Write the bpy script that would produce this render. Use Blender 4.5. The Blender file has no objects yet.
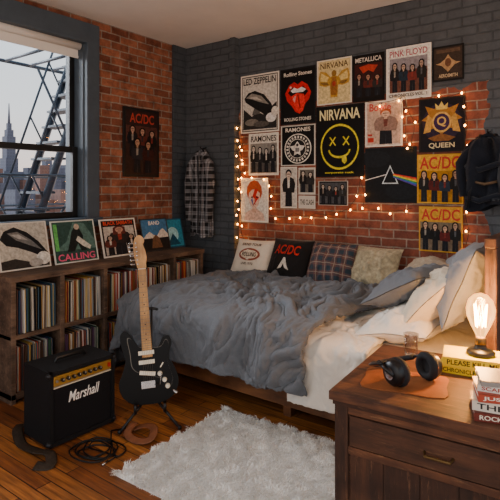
import bpy, math, random
from mathutils import Vector, Matrix, noise
random.seed(7)
R=math.radians
scene=bpy.context.scene

# ------------------------------------------------------------ materials
def lin(c):
    return tuple(((v/12.92) if v<=0.04045 else ((v+0.055)/1.055)**2.4) for v in c)
def hx(h):
    h=h.lstrip('#'); return lin(tuple(int(h[i:i+2],16)/255 for i in (0,2,4)))
MC={}
def M(h,rough=.65,metal=0.0,em=0.0,var=0.0,scale=20.0,bump=0.0,stretch=(1,1,1),spec=.4,coat=0.0,sheen=0.0):
    key=(h,rough,metal,em,var,scale,bump,stretch,spec,coat,sheen)
    if key in MC: return MC[key]
    m=bpy.data.materials.new('mat_'+h.strip('#')); m.use_nodes=True
    nt=m.node_tree; b=nt.nodes['Principled BSDF']; c=hx(h)
    b.inputs['Base Color'].default_value=(*c,1); b.inputs['Roughness'].default_value=rough
    b.inputs['Metallic'].default_value=metal
    b.inputs['Specular IOR Level'].default_value=spec
    b.inputs['Coat Weight'].default_value=coat
    b.inputs['Sheen Weight'].default_value=sheen
    if em: 
        b.inputs['Emission Color'].default_value=(*c,1); b.inputs['Emission Strength'].default_value=em
    if var or bump:
        tc=nt.nodes.new('ShaderNodeTexCoord'); mp=nt.nodes.new('ShaderNodeMapping'); mp.inputs['Scale'].default_value=stretch
        nz=nt.nodes.new('ShaderNodeTexNoise'); nz.inputs['Scale'].default_value=scale; nz.inputs['Detail'].default_value=6; nz.inputs['Roughness'].default_value=.65
        nt.links.new(tc.outputs['Object'],mp.inputs[0]); nt.links.new(mp.outputs[0],nz.inputs['Vector'])
        if var:
            r=nt.nodes.new('ShaderNodeValToRGB'); r.color_ramp.elements[0].position=.3; r.color_ramp.elements[1].position=.7
            r.color_ramp.elements[0].color=(*[x*(1-var) for x in c],1); r.color_ramp.elements[1].color=(*[min(1,x*(1+var)) for x in c],1)
            nt.links.new(nz.outputs['Fac'],r.inputs[0]); nt.links.new(r.outputs[0],b.inputs['Base Color'])
        if bump:
            bp=nt.nodes.new('ShaderNodeBump'); bp.inputs['Strength'].default_value=bump; bp.inputs['Distance'].default_value=.01
            nt.links.new(nz.outputs['Fac'],bp.inputs['Height']); nt.links.new(bp.outputs[0],b.inputs['Normal'])
    MC[key]=m; return m

class NT:
    def __init__(s,name):
        s.m=bpy.data.materials.new(name); s.m.use_nodes=True; s.t=s.m.node_tree; s.b=s.t.nodes['Principled BSDF']
    def n(s,typ,**kw):
        nd=s.t.nodes.new(typ)
        for k,v in kw.items(): setattr(nd,k,v)
        return nd
    def l(s,a,b): s.t.links.new(a,b)
    def math(s,op,a,b=None):
        nd=s.n('ShaderNodeMath',operation=op)
        for i,v in enumerate((a,b)):
            if v is None: continue
            if isinstance(v,(int,float)): nd.inputs[i].default_value=v
            else: s.l(v,nd.inputs[i])
        return nd.outputs[0]
    def mix(s,f,a,b,blend='MIX'):
        nd=s.n('ShaderNodeMix',data_type='RGBA',blend_type=blend)
        for sock,v in ((nd.inputs[0],f),(nd.inputs[6],a),(nd.inputs[7],b)):
            if isinstance(v,(int,float)): sock.default_value=v
            elif isinstance(v,tuple): sock.default_value=(*v,1) if len(v)==3 else v
            else: s.l(v,sock)
        return nd.outputs[2]

def brick_mat(name,axis,c1,c2,mort,paint=None,mask=None):
    k=NT(name)
    geo=k.n('ShaderNodeNewGeometry'); sp=k.n('ShaderNodeSeparateXYZ'); k.l(geo.outputs['Position'],sp.inputs[0])
    cb=k.n('ShaderNodeCombineXYZ')
    k.l(sp.outputs[0 if axis=='x' else 1],cb.inputs[0]); k.l(sp.outputs[2],cb.inputs[1])
    wn=k.n('ShaderNodeTexNoise'); wn.inputs['Scale'].default_value=9; k.l(geo.outputs['Position'],wn.inputs['Vector'])
    vm=k.n('ShaderNodeVectorMath',operation='SCALE'); k.l(wn.outputs['Color'],vm.inputs[0]); vm.inputs['Scale'].default_value=.014
    va=k.n('ShaderNodeVectorMath',operation='ADD'); k.l(cb.outputs[0],va.inputs[0]); k.l(vm.outputs[0],va.inputs[1])
    br=k.n('ShaderNodeTexBrick'); k.l(va.outputs[0],br.inputs['Vector'])
    br.inputs['Scale'].default_value=1; br.inputs['Brick Width'].default_value=.215; br.inputs['Row Height'].default_value=.072
    br.inputs['Mortar Size'].default_value=.007; br.inputs['Mortar Smooth'].default_value=.35; br.inputs['Bias'].default_value=0
    br.inputs['Color1'].default_value=(*hx(c1),1); br.inputs['Color2'].default_value=(*hx(c2),1); br.inputs['Mortar'].default_value=(*hx(mort),1)
    n2=k.n('ShaderNodeTexNoise'); n2.inputs['Scale'].default_value=7; n2.inputs['Detail'].default_value=8; n2.inputs['Roughness'].default_value=.75
    k.l(geo.outputs['Position'],n2.inputs['Vector'])
    rp=k.n('ShaderNodeValToRGB'); rp.color_ramp.elements[0].position=.33; rp.color_ramp.elements[1].position=.68
    rp.color_ramp.elements[0].color=(.42,.40,.40,1); rp.color_ramp.elements[1].color=(1.35,1.3,1.25,1)
    k.l(n2.outputs['Fac'],rp.inputs[0])
    red=k.mix(1.0,br.outputs['Color'],rp.outputs[0],'MULTIPLY')
    col=red
    if paint:
        pn=k.mix(k.math('MULTIPLY',br.outputs['Fac'],.45),hx(paint),tuple(v*.45 for v in hx(paint)))
        pn=k.mix(.45,pn,k.mix(1.0,pn,rp.outputs[0],'MULTIPLY'))
        if mask:
            x0,x1,z1=mask
            n3=k.n('ShaderNodeTexNoise'); n3.inputs['Scale'].default_value=7; n3.inputs['Detail'].default_value=5; k.l(geo.outputs['Position'],n3.inputs['Vector'])
            d=k.math('MULTIPLY',k.math('SUBTRACT',n3.outputs['Fac'],.5),.22)
            xx=k.math('ADD',sp.outputs[0],d); zz=k.math('ADD',sp.outputs[2],d)
            f=k.math('MULTIPLY',k.math('MULTIPLY',k.math('GREATER_THAN',xx,x0),k.math('LESS_THAN',xx,x1)),k.math('LESS_THAN',zz,z1))
            col=k.mix(f,pn,red)
        else: col=pn
    k.l(col,k.b.inputs['Base Color']); k.b.inputs['Roughness'].default_value=.8 if not paint else .6
    k.b.inputs['Specular IOR Level'].default_value=.25
    h=k.math('ADD',k.math('MULTIPLY',br.outputs['Fac'],-1.0),k.math('MULTIPLY',n2.outputs['Fac'],.5))
    bp=k.n('ShaderNodeBump'); bp.inputs['Strength'].default_value=.8; bp.inputs['Distance'].default_value=.012
    k.l(h,bp.inputs['Height']); k.l(bp.outputs[0],k.b.inputs['Normal'])
    return k.m

def floor_mat():
    k=NT('floor_planks')
    geo=k.n('ShaderNodeNewGeometry')
    br=k.n('ShaderNodeTexBrick'); k.l(geo.outputs['Position'],br.inputs['Vector'])
    br.inputs['Scale'].default_value=1; br.inputs['Brick Width'].default_value=1.7; br.inputs['Row Height'].default_value=.085
    br.inputs['Mortar Size'].default_value=.0028; br.inputs['Mortar Smooth'].default_value=.1; br.offset=.37
    br.inputs['Color1'].default_value=(*hx('#c98340'),1); br.inputs['Color2'].default_value=(*hx('#8c5026'),1); br.inputs['Mortar'].default_value=(*hx('#1e0e06'),1)
    mp=k.n('ShaderNodeMapping'); mp.inputs['Scale'].default_value=(2.2,34,1); k.l(geo.outputs['Position'],mp.inputs[0])
    nz=k.n('ShaderNodeTexNoise'); nz.inputs['Scale'].default_value=1.4; nz.inputs['Detail'].default_value=7; nz.inputs['Roughness'].default_value=.65; k.l(mp.outputs[0],nz.inputs['Vector'])
    rp=k.n('ShaderNodeValToRGB'); rp.color_ramp.elements[0].position=.32; rp.color_ramp.elements[1].position=.68
    rp.color_ramp.elements[0].color=(.36,.31,.26,1); rp.color_ramp.elements[1].color=(1.3,1.25,1.1,1); k.l(nz.outputs['Fac'],rp.inputs[0])
    c=k.mix(1.0,br.outputs['Color'],rp.outputs[0],'MULTIPLY')
    n2=k.n('ShaderNodeTexNoise'); n2.inputs['Scale'].default_value=2.6; n2.inputs['Detail'].default_value=7; k.l(geo.outputs['Position'],n2.inputs['Vector'])
    r2=k.n('ShaderNodeValToRGB'); r2.color_ramp.elements[0].position=.45; r2.color_ramp.elements[1].position=.7; k.l(n2.outputs['Fac'],r2.inputs[0])
    c=k.mix(k.math('MULTIPLY',r2.outputs[0],.5),c,hx('#3c1f10'))
    k.l(c,k.b.inputs['Base Color'])
    rr=k.math('ADD',k.math('MULTIPLY',nz.outputs['Fac'],.3),.36); k.l(rr,k.b.inputs['Roughness'])
    h=k.math('ADD',k.math('MULTIPLY',br.outputs['Fac'],-1.0),k.math('MULTIPLY',nz.outputs['Fac'],.25))
    bp=k.n('ShaderNodeBump'); bp.inputs['Strength'].default_value=.5; bp.inputs['Distance'].default_value=.004
    k.l(h,bp.inputs['Height']); k.l(bp.outputs[0],k.b.inputs['Normal'])
    return k.m

def wood_mat(name,c1,c2,stretch=(2,30,30),rough=.5,scale=1.5,wear=None):
    k=NT(name); tc=k.n('ShaderNodeTexCoord'); mp=k.n('ShaderNodeMapping'); mp.inputs['Scale'].default_value=stretch
    k.l(tc.outputs['Object'],mp.inputs[0])
    nz=k.n('ShaderNodeTexNoise'); nz.inputs['Scale'].default_value=scale; nz.inputs['Detail'].default_value=8; nz.inputs['Roughness'].default_value=.7; nz.inputs['Distortion'].default_value=.4
    k.l(mp.outputs[0],nz.inputs['Vector'])
    rp=k.n('ShaderNodeValToRGB'); rp.color_ramp.elements[0].position=.32; rp.color_ramp.elements[1].position=.68
    rp.color_ramp.elements[0].color=(*hx(c1),1); rp.color_ramp.elements[1].color=(*hx(c2),1); k.l(nz.outputs['Fac'],rp.inputs[0])
    n2=k.n('ShaderNodeTexNoise'); n2.inputs['Scale'].default_value=5; n2.inputs['Detail'].default_value=6; k.l(tc.outputs['Object'],n2.inputs['Vector'])
    r2=k.n('ShaderNodeValToRGB'); r2.color_ramp.elements[0].position=.35; r2.color_ramp.elements[1].position=.65
    r2.color_ramp.elements[0].color=(.45,.42,.40,1); r2.color_ramp.elements[1].color=(1.15,1.15,1.15,1); k.l(n2.outputs['Fac'],r2.inputs[0])
    c=k.mix(1.0,rp.outputs[0],r2.outputs[0],'MULTIPLY')
    if wear:
        n3=k.n('ShaderNodeTexNoise'); n3.inputs['Scale'].default_value=4; n3.inputs['Detail'].default_value=10; n3.inputs['Roughness'].default_value=.8; k.l(mp.outputs[0],n3.inputs['Vector'])
        r3=k.n('ShaderNodeValToRGB'); r3.color_ramp.elements[0].position=.56; r3.color_ramp.elements[1].position=.68; k.l(n3.outputs['Fac'],r3.inputs[0])
        c=k.mix(k.math('MULTIPLY',r3.outputs[0],.75),c,hx(wear))
    k.l(c,k.b.inputs['Base Color']); k.b.inputs['Roughness'].default_value=rough
    bp=k.n('ShaderNodeBump'); bp.inputs['Strength'].default_value=.35; bp.inputs['Distance'].default_value=.004
    k.l(nz.outputs['Fac'],bp.inputs['Height']); k.l(bp.outputs[0],k.b.inputs['Normal'])
    return k.m

def plaid_mat(name,base,dark,line,freq=9.0,axes=(0,1)):
    k=NT(name); tc=k.n('ShaderNodeTexCoord'); sp=k.n('ShaderNodeSeparateXYZ'); k.l(tc.outputs['Object'],sp.inputs[0])
    def band(o,fr,w,ph=0):
        return k.math('LESS_THAN',k.math('FRACT',k.math('ADD',k.math('MULTIPLY',o,fr),50+ph)),w)
    a,b=sp.outputs[axes[0]],sp.outputs[axes[1]]
    s=k.math('MULTIPLY',k.math('ADD',band(a,freq,.5),band(b,freq,.5)),.5)
    c=k.mix(s,hx(base),hx(dark))
    ln=k.math('MAXIMUM',band(a,freq,.08,.25),band(b,freq,.08,.25))
    c=k.mix(k.math('MULTIPLY',ln,.6),c,hx(line))
    k.l(c,k.b.inputs['Base Color']); k.b.inputs['Roughness'].default_value=.9
    return k.m

def cloth_mat(name,col,var=.12,weave=260,bump=.25):
    k=NT(name); tc=k.n('ShaderNodeTexCoord')
    n1=k.n('ShaderNodeTexNoise'); n1.inputs['Scale'].default_value=weave; n1.inputs['Detail'].default_value=3; k.l(tc.outputs['Object'],n1.inputs['Vector'])
    n2=k.n('ShaderNodeTexNoise'); n2.inputs['Scale'].default_value=14; n2.inputs['Detail'].default_value=7; n2.inputs['Roughness'].default_value=.65; n2.inputs['Distortion'].default_value=.8; k.l(tc.outputs['Object'],n2.inputs['Vector'])
    c=hx(col); rp=k.n('ShaderNodeValToRGB'); rp.color_ramp.elements[0].position=.3; rp.color_ramp.elements[1].position=.7
    rp.color_ramp.elements[0].color=(*[v*(1-var) for v in c],1); rp.color_ramp.elements[1].color=(*[min(1,v*(1+var)) for v in c],1)
    k.l(k.math('ADD',k.math('MULTIPLY',n1.outputs['Fac'],.5),k.math('MULTIPLY',n2.outputs['Fac'],.5)),rp.inputs[0]); k.l(rp.outputs[0],k.b.inputs['Base Color'])
    k.b.inputs['Roughness'].default_value=.92; k.b.inputs['Sheen Weight'].default_value=.1; k.b.inputs['Specular IOR Level'].default_value=.15
    bp=k.n('ShaderNodeBump'); bp.inputs['Strength'].default_value=bump; bp.inputs['Distance'].default_value=.012
    k.l(k.math('ADD',k.math('MULTIPLY',n2.outputs['Fac'],1.0),k.math('MULTIPLY',n1.outputs['Fac'],.06)),bp.inputs['Height']); k.l(bp.outputs[0],k.b.inputs['Normal'])
    return k.m

def glass_mat(name,tint=(1,1,1),em=0):
    k=NT(name)
    tr=k.n('ShaderNodeBsdfTransparent'); tr.inputs[0].default_value=(*tint,1); gl=k.n('ShaderNodeBsdfGlossy'); gl.inputs['Roughness'].default_value=.03
    lw=k.n('ShaderNodeLayerWeight'); lw.inputs[0].default_value=.25
    mx=k.n('ShaderNodeMixShader'); k.l(k.math('MULTIPLY',lw.outputs['Fresnel'],.6),mx.inputs[0]); k.l(tr.outputs[0],mx.inputs[1]); k.l(gl.outputs[0],mx.inputs[2])
    out=mx.outputs[0]
    if em:
        e=k.n('ShaderNodeEmission'); e.inputs[0].default_value=(1,.47,.13,1); e.inputs[1].default_value=em
        ad=k.n('ShaderNodeAddShader'); k.l(out,ad.inputs[0]); k.l(e.outputs[0],ad.inputs[1]); out=ad.outputs[0]
    k.l(out,k.t.nodes['Material Output'].inputs[0]); return k.m

# ------------------------------------------------------------ mesh builder
class MB:
    def __init__(s): s.v=[]; s.f=[]; s.mi=[]; s.sm=[]; s.mats=[]; s.X=Matrix.Identity(4)
    def _m(s,m):
        if m not in s.mats: s.mats.append(m)
        return s.mats.index(m)
    def add(s,vs,fs,m,smooth=False):
        o=len(s.v); s.v+= [s.X@Vector(v) for v in vs]; k=s._m(m)
        for f in fs: s.f.append([o+i for i in f]); s.mi.append(k); s.sm.append(smooth)
    def box(s,c,d,m,rot=None):
        hx_,hy,hz=d[0]/2,d[1]/2,d[2]/2; vs=[]
        for z in (-hz,hz):
            for x,y in ((-hx_,-hy),(hx_,-hy),(hx_,hy),(-hx_,hy)): vs.append(Vector((x,y,z)))
        if rot is not None: vs=[rot@v for v in vs]
        vs=[v+Vector(c) for v in vs]
        s.add(vs,[(3,2,1,0),(4,5,6,7),(0,1,5,4),(1,2,6,5),(2,3,7,6),(3,0,4,7)],m)
    def b2(s,lo,hi,m): s.box([(a+b)/2 for a,b in zip(lo,hi)],[b-a for a,b in zip(lo,hi)],m)
    def lathe(s,prof,m,c=(0,0,0),seg=32,rot=None,caps=True):
        vs=[];fs=[]
        for r,z in prof:
            for i in range(seg):
                a=2*math.pi*i/seg; v=Vector((r*math.cos(a),r*math.sin(a),z))
                if rot is not None: v=rot@v
                vs.append(v+Vector(c))
        for j in range(len(prof)-1):
            for i in range(seg):
                fs.append((j*seg+i,j*seg+(i+1)%seg,(j+1)*seg+(i+1)%seg,(j+1)*seg+i))
        s.add(vs,fs,m,True)
        if caps:
            n=len(prof)-1
            s.add(vs[:seg],[tuple(range(seg))[::-1]],m); s.add(vs[n*seg:],[tuple(range(seg))],m)
    def tube(s,path,r,m,seg=8,closed=False,flat=None):
        P=[Vector(p) for p in path]; n=len(P); vs=[];fs=[]; up=None
        for i,p in enumerate(P):
            a=P[(i-1)%n] if (closed or i>0) else p; b=P[(i+1)%n] if (closed or i<n-1) else p
            t=(b-a).normalized()
            if up is None: up=Vector((0,0,1)) if abs(t.z)<.9 else Vector((1,0,0))
            sx=t.cross(up); sx=sx.normalized() if sx.length>1e-6 else Vector((1,0,0)); up=sx.cross(t).normalized()
            rr=r[i] if isinstance(r,(list,tuple)) else r
            for k in range(seg):
                an=2*math.pi*k/seg; fl=flat if flat else 1
                vs.append(p+sx*math.cos(an)*rr+up*math.sin(an)*rr*fl)
        for i in range(n if closed else n-1):
            for k in range(seg):
                fs.append((i*seg+k,i*seg+(k+1)%seg,((i+1)%n)*seg+(k+1)%seg,((i+1)%n)*seg+k))
        if not closed: fs.append(tuple(range(seg))[::-1]); fs.append(tuple((n-1)*seg+k for k in range(seg)))
        s.add(vs,fs,m,True)
    def cyl(s,a,b,r,m,seg=16): s.tube([a,b],r,m,seg)
    def ball(s,c,r,m,seg=12,sc=(1,1,1)):
        prof=[(max(1e-4,r*math.sin(math.pi*j/seg)),-r*math.cos(math.pi*j/seg)) for j in range(seg+1)]
        vs=[];fs=[]
        for rr,z in prof:
            for i in range(seg): a=2*math.pi*i/seg; vs.append((c[0]+rr*math.cos(a)*sc[0],c[1]+rr*math.sin(a)*sc[1],c[2]+z*sc[2]))
        for j in range(seg):
            for i in range(seg): fs.append((j*seg+i,j*seg+(i+1)%seg,(j+1)*seg+(i+1)%seg,(j+1)*seg+i))
        s.add(vs,fs,m,True)
    def prism(s,pts,z0,z1,m,smooth=False):
        n=len(pts); vs=[(x,y,z0) for x,y in pts]+[(x,y,z1) for x,y in pts]
        s.add(vs,[tuple(range(n))[::-1],tuple(range(n,2*n))],m); s.add(vs,[(i,(i+1)%n,n+(i+1)%n,n+i) for i in range(n)],m,smooth)
    def grid(s,nx,ny,fn,m,smooth=True,flip=False):
        vs=[fn(i/(nx-1),j/(ny-1)) for j in range(ny) for i in range(nx)]
        fs=[]
        for j in range(ny-1):
            for i in range(nx-1):
                q=(j*nx+i,j*nx+i+1,(j+1)*nx+i+1,(j+1)*nx+i); fs.append(q[::-1] if flip else q)
        s.add(vs,fs,m,smooth)
    def build(s,name,loc=(0,0,0),rot=(0,0,0),bevel=0,parent=None,solid=0,subsurf=0,matrix=None,scale=1):
        me=bpy.data.meshes.new(name); me.from_pydata([tuple(v) for v in s.v],[],s.f)
        for m in s.mats: me.materials.append(m)
        me.polygons.foreach_set('material_index',s.mi); me.polygons.foreach_set('use_smooth',s.sm); me.update()
        o=bpy.data.objects.new(name,me); scene.collection.objects.link(o)
        if matrix is not None: o.matrix_world=matrix
        else: o.location=loc; o.rotation_euler=rot; o.scale=(scale,)*3
        if parent: o.parent=parent
        if solid: md=o.modifiers.new('solid','SOLIDIFY'); md.thickness=solid; md.offset=0
        if bevel: md=o.modifiers.new('bevel','BEVEL'); md.width=bevel; md.segments=2; md.limit_method='ANGLE'; md.angle_limit=R(40)
        if subsurf: md=o.modifiers.new('sub','SUBSURF'); md.levels=subsurf; md.render_levels=subsurf
        return o
def empty(name,loc=(0,0,0)):
    o=bpy.data.objects.new(name,None); o.location=loc; scene.collection.objects.link(o); return o

TC={}
def text_geo(s,bold=.02):
    if (s,bold) in TC: return TC[(s,bold)]
    cu=bpy.data.curves.new('t','FONT'); cu.body=s; cu.offset=bold; cu.resolution_u=3
    o=bpy.data.objects.new('t',cu); scene.collection.objects.link(o); bpy.context.view_layer.update()
    dg=bpy.context.evaluated_depsgraph_get(); e=o.evaluated_get(dg); me=e.to_mesh()
    vs=[(v.co.x,v.co.y) for v in me.vertices]; fs=[tuple(p.vertices) for p in me.polygons]; e.to_mesh_clear()
    bpy.data.objects.remove(o); bpy.data.curves.remove(cu)
    xs=[v[0] for v in vs]; ys=[v[1] for v in vs]; x0,x1,y0,y1=min(xs),max(xs),min(ys),max(ys)
    vs=[((x-x0)/(x1-x0),(y-y0)/(y1-y0)) for x,y in vs]
    TC[(s,bold)]=(vs,fs); return vs,fs
def art(mb,items,W,H,z0=.001,dz=.0003,rough=.6,surf=None):
    z=z0
    for it in items:
        k=it[0]; col=it[-1]; m=M(col,rough=rough,var=.38,scale=42,spec=.2)
        if k=='r': _,x0,y0,x1,y1,_c=it; vs=[(x0,y0),(x1,y0),(x1,y1),(x0,y1)]; fs=[(0,1,2,3)]
        elif k=='e':
            _,cx,cy,rx,ry,_c=it; vs=[(cx+rx*math.cos(a*math.pi/18),cy+ry*math.sin(a*math.pi/18)) for a in range(36)]; fs=[tuple(range(36))]
        elif k=='p': vs=it[1]; fs=[tuple(range(len(vs)))]
        elif k=='t':
            _,s,x0,y0,x1,y1,_c=it; tv,fs=text_geo(s); vs=[(x0+x*(x1-x0),y0+y*(y1-y0)) for x,y in tv]; m=M(col,rough=rough)
        P=[]
        for x,y in vs:
            X=(x-.5)*W; Y=(y-.5)*H; P.append((X,Y,z+(surf(X,Y) if surf else 0)))
        mb.add(P,fs,m); z+=dz
def person(cx,y0,h,w,coat,skin='#b59a86',hair='#1c1512',shirt='#c9c2b6',long=True,ylo=None):
    T=y0+h; hr=h*.11; fy=T-hr*1.1; ww=w/2
    L=[]
    L.append(('p',[(cx-ww*.55,y0),(cx+ww*.55,y0),(cx+ww*.5,y0+h*.42),(cx-ww*.5,y0+h*.42)],'#1a1c22'))
    L.append(('p',[(cx-.004,y0),(cx+.004,y0),(cx+.002,y0+h*.36)],'#4a4a50'))
    L.append(('p',[(cx-ww*.9,y0+h*.40),(cx+ww*.9,y0+h*.38),(cx+ww*1.05,y0+h*.62),(cx+ww*.8,y0+h*.76),(cx+ww*.25,y0+h*.82),(cx-ww*.25,y0+h*.82),(cx-ww*.8,y0+h*.76),(cx-ww*1.05,y0+h*.6)],coat))
    L.append(('p',[(cx-ww*.16,y0+h*.50),(cx+ww*.14,y0+h*.52),(cx+ww*.20,y0+h*.8),(cx-ww*.20,y0+h*.8)],shirt))
    if long: L.append(('p',[(cx-ww*.6,fy-hr*1.6),(cx+ww*.6,fy-hr*1.5),(cx+ww*.55,fy+hr*.7),(cx+ww*.25,fy+hr*1.2),(cx-ww*.25,fy+hr*1.2),(cx-ww*.55,fy+hr*.6)],hair))
    else: L.append(('e',cx,fy+hr*.3,ww*.48,hr*1.05,hair))
    L.append(('p',[(cx-ww*.15,fy-hr*1.4),(cx+ww*.15,fy-hr*1.4),(cx+ww*.15,fy),(cx-ww*.15,fy)],skin))
    L.append(('e',cx,fy-hr*.1,ww*.36,hr*.88,skin))
    L.append(('r',cx-ww*.25,fy+hr*.02,cx+ww*.25,fy+hr*.2,'#4a342a')); L.append(('r',cx-ww*.12,fy-hr*.55,cx+ww*.12,fy-hr*.45,'#6a3a30'))
    return L
def band(n,y0,h,coats,skin='#b59a86',hair='#1c1512',x0=.06,x1=.94,shirts=('#8f877c','#2a2a2c','#7a2f28','#55585c'),**k):
    L=[]; s=(x1-x0)/n
    for i in range(n): L+=person(x0+s*(i+.5),y0,h*(1-.06*((i*7)%3)),s*1.08,coats[i%len(coats)],skin,hair,shirts[i%len(shirts)],**k)
    return L

# ------------------------------------------------------------ room
XL=-3.85; YB=4.05; ZC=3.02
red=('#a56a50','#704232','#958a7e')
m_left=brick_mat('brick_red','y',*red)
m_back=brick_mat('brick_painted','x','#9c5a44','#774233','#a08f80',paint='#50565c',mask=(-3.13,-.80,2.28))
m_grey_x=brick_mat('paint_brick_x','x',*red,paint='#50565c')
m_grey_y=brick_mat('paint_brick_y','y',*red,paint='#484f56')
m_slate=M('#434f5a',rough=.5,var=.12,scale=8,bump=.1)
m_black=M('#121314',rough=.4)
X1=1.6; Y0=-1.4
b=MB(); b.b2((XL-.3,Y0,-.1),(X1,YB+.2,0),floor_mat()); b.build('floor')
b=MB(); b.b2((XL-.3,Y0,ZC),(X1,YB+.2,ZC+.1),M('#e6e3de',rough=.9,var=.04,scale=3)); b.build('ceiling')
b=MB(); b.b2((XL,YB,0),(X1,YB+.2,ZC),m_back); b.build('wall_back')
wy0,wy1,wz0,wz1=1.25,2.73,1.23,2.80
b=MB()
b.b2((XL-.3,Y0,0),(XL,wy0,ZC),m_left); b.b2((XL-.3,wy1,0),(XL,3.80,ZC),m_left)
b.b2((XL-.3,wy0,0),(XL,wy1,wz0),m_left); b.b2((XL-.3,wy0,wz1),(XL,wy1,ZC),m_left)
b.b2((XL-.3,3.80,0),(XL+.02,YB+.2,ZC),m_grey_y); b.build('wall_left')
b=MB(); b.b2((XL+.02,YB-.05,0),(-3.17,YB,ZC),m_grey_x); b.b2((-3.2,YB-.075,0),(-3.14,YB,ZC),m_grey_x); b.build('trim_1')
b=MB(); b.b2((-3.14,YB-.02,0),(X1,YB,.14),m_slate); b.build('baseboard_back')
b=MB(); b.b2((XL,Y0,0),(XL+.02,3.80,.14),m_slate); b.build('baseboard_left')

w=empty('window_1',(XL,1.95,1.23))
def child(mb,name,par,**k):
    o=mb.build(name,**k); o.parent=par; o.matrix_parent_inverse=Matrix.Translation(-par.location); return o
b=MB()
b.b2((XL-.02,wy1-.02,wz0-.08),(XL+.05,wy1+.11,wz1+.16),m_slate); b.b2((XL-.02,wy0-.16,wz0-.08),(XL+.05,wy0+.02,wz1+.16),m_slate)
b.b2((XL-.02,wy0,wz1-.02),(XL+.052,wy1,wz1+.16),m_slate); b.b2((XL-.2,wy0-.14,wz0-.045),(XL+.10,wy1+.11,wz0),m_slate)
b.b2((XL-.27,wy1-.03,wz0),(XL,wy1,wz1),m_slate)
child(b,'casing',w,bevel=.006)
b=MB(); xs=XL-.10
def frame(y0,y1,z0,z1,x,t=.05):
    b.b2((x-.02,y0,z0),(x+.02,y0+t,z1),m_black); b.b2((x-.02,y1-t,z0),(x+.02,y1,z1),m_black)
    b.b2((x-.02,y0+t,z0),(x+.02,y1-t,z0+t),m_black); b.b2((x-.02,y0+t,z1-t),(x+.02,y1-t,z1),m_black)
frame(wy0,wy1-.03,wz0,1.86,xs); frame(wy0,wy1-.03,1.81,wz1,xs-.05)
child(b,'sash',w,bevel=.004)
b=MB(); b.b2((xs-.002,wy0+.05,wz0+.05),(xs+.002,wy1-.08,1.81),glass_mat('pane')); b.b2((xs-.052,wy0+.05,1.86),(xs-.048,wy1-.08,wz1-.05),glass_mat('pane')); child(b,'panes',w)
b=MB(); mbl=M('#e6e4de',rough=.8); b.cyl((XL-.04,wy0+.03,wz1-.04),(XL-.04,wy1-.04,wz1-.04),.034,mbl); b.b2((XL-.065,wy0+.03,wz1-.13),(XL-.062,wy1-.04,wz1-.03),mbl); b.b2((XL-.07,wy0+.03,wz1-.145),(XL-.056,wy1-.04,wz1-.125),mbl); child(b,'roller_blind',w)

# fire escape outside
m_fe=M('#2b3c4d',rough=.5,var=.15,scale=8)
b=MB()
def bar(a,c,r=.018): b.tube([a,c],r*1.1,m_fe,4)
dd=Vector((0,-.78,-2.21)).normalized(); S0=Vector((0,3.76,3.42))
for x in (-5.0,-5.42):
    a=S0+Vector((x,0,0)); c=a+dd*2.62
    b.tube([a,c],.05,m_fe,4)
    off=Vector((0,-.16,.30)); b.tube([a+off,c+off],.014,m_fe,6)
    for t in (0.1,.8,1.5,2.2,2.55): p=a+dd*t; b.tube([p,p+off],.010,m_fe,6)
for i in range(13):
    p=S0+Vector((-5.21,0,0))+dd*(.1+i*.2); b.box(p,(.42,.18,.025),m_fe)
for x in (-4.75,-5.8):
    for z in (1.28,1.62): bar((x,1.0,z),(x,3.85,z),.011)
    for y in (1.0,3.85): bar((x,y,.3),(x,y,3.9),.026)
bar((-4.75,3.36,.3),(-4.75,3.36,3.9),.022)
bar((-4.75,2.85,.95),(-4.75,3.36,1.62),.016); bar((-4.75,3.36,1.62),(-4.75,2.8,2.7),.014)
for i in range(30): b.box((-5.27,1.0+i*.1,.95),(1.05,.05,.02),m_fe)
for i in range(5): bar((-5.8,3.85,2.2+i*.2),(-4.75,3.85,2.2+i*.2),.01)
for y in (3.0,3.3,3.6,3.85): bar((-4.75,y,2.98),(-5.8,y,2.98),.018)
bar((-4.75,2.9,2.98),(-4.75,3.9,2.98),.02); bar((-5.8,2.9,2.98),(-5.8,3.9,2.98),.02)
b.build('fire_escape')

def city_mat(name,c):
    k=NT(name); tc=k.n('ShaderNodeNewGeometry'); sp=k.n('ShaderNodeSeparateXYZ'); k.l(tc.outputs['Position'],sp.inputs[0])
    a=k.math('GREATER_THAN',k.math('FRACT',k.math('MULTIPLY',sp.outputs[2],.28)),.55)
    h=k.math('GREATER_THAN',k.math('FRACT',k.math('MULTIPLY',k.math('ADD',sp.outputs[1],sp.outputs[0]),.3)),.5)
    k.l(k.mix(k.math('MULTIPLY',k.math('MULTIPLY',a,h),.45),hx(c),tuple(v*.55 for v in hx(c))),k.b.inputs['Base Color']); k.b.inputs['Roughness'].default_value=.9
    return k.m
cA,cB,cC=city_mat('cityA','#4f5464'),city_mat('cityB','#474c5c'),city_mat('cityC','#6a4f48')  # bluish greys have distance haze painted into the building colour
b=MB()
def bld(D,t,wd,z,m): x,y=D[0]*t,D[1]*t; b.b2((x-wd/2,y-wd/2,-80),(x+wd/2,y+wd/2,z),m)
rr=random.Random(3)
def dr(px): u=(px-250)/500; return (-.595+.804*u,.804+.595*u)
for br_,t,wd_,z in ((-20,620,26,14),(-8,560,22,22),(0,640,12,10),(5,560,14,6),(20,650,14,14),(25,600,12,10),(30,640,16,26),(36,560,14,14),(42,520,14,24),(47,640,12,36),(53,600,14,12),(58,540,13,22),(63,520,14,8),(68,560,16,26),(75,520,16,12),(84,500,20,26)):
    bld(dr(br_),t,wd_*.75,z,rr.choice([cA,cB,cC]))
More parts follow.
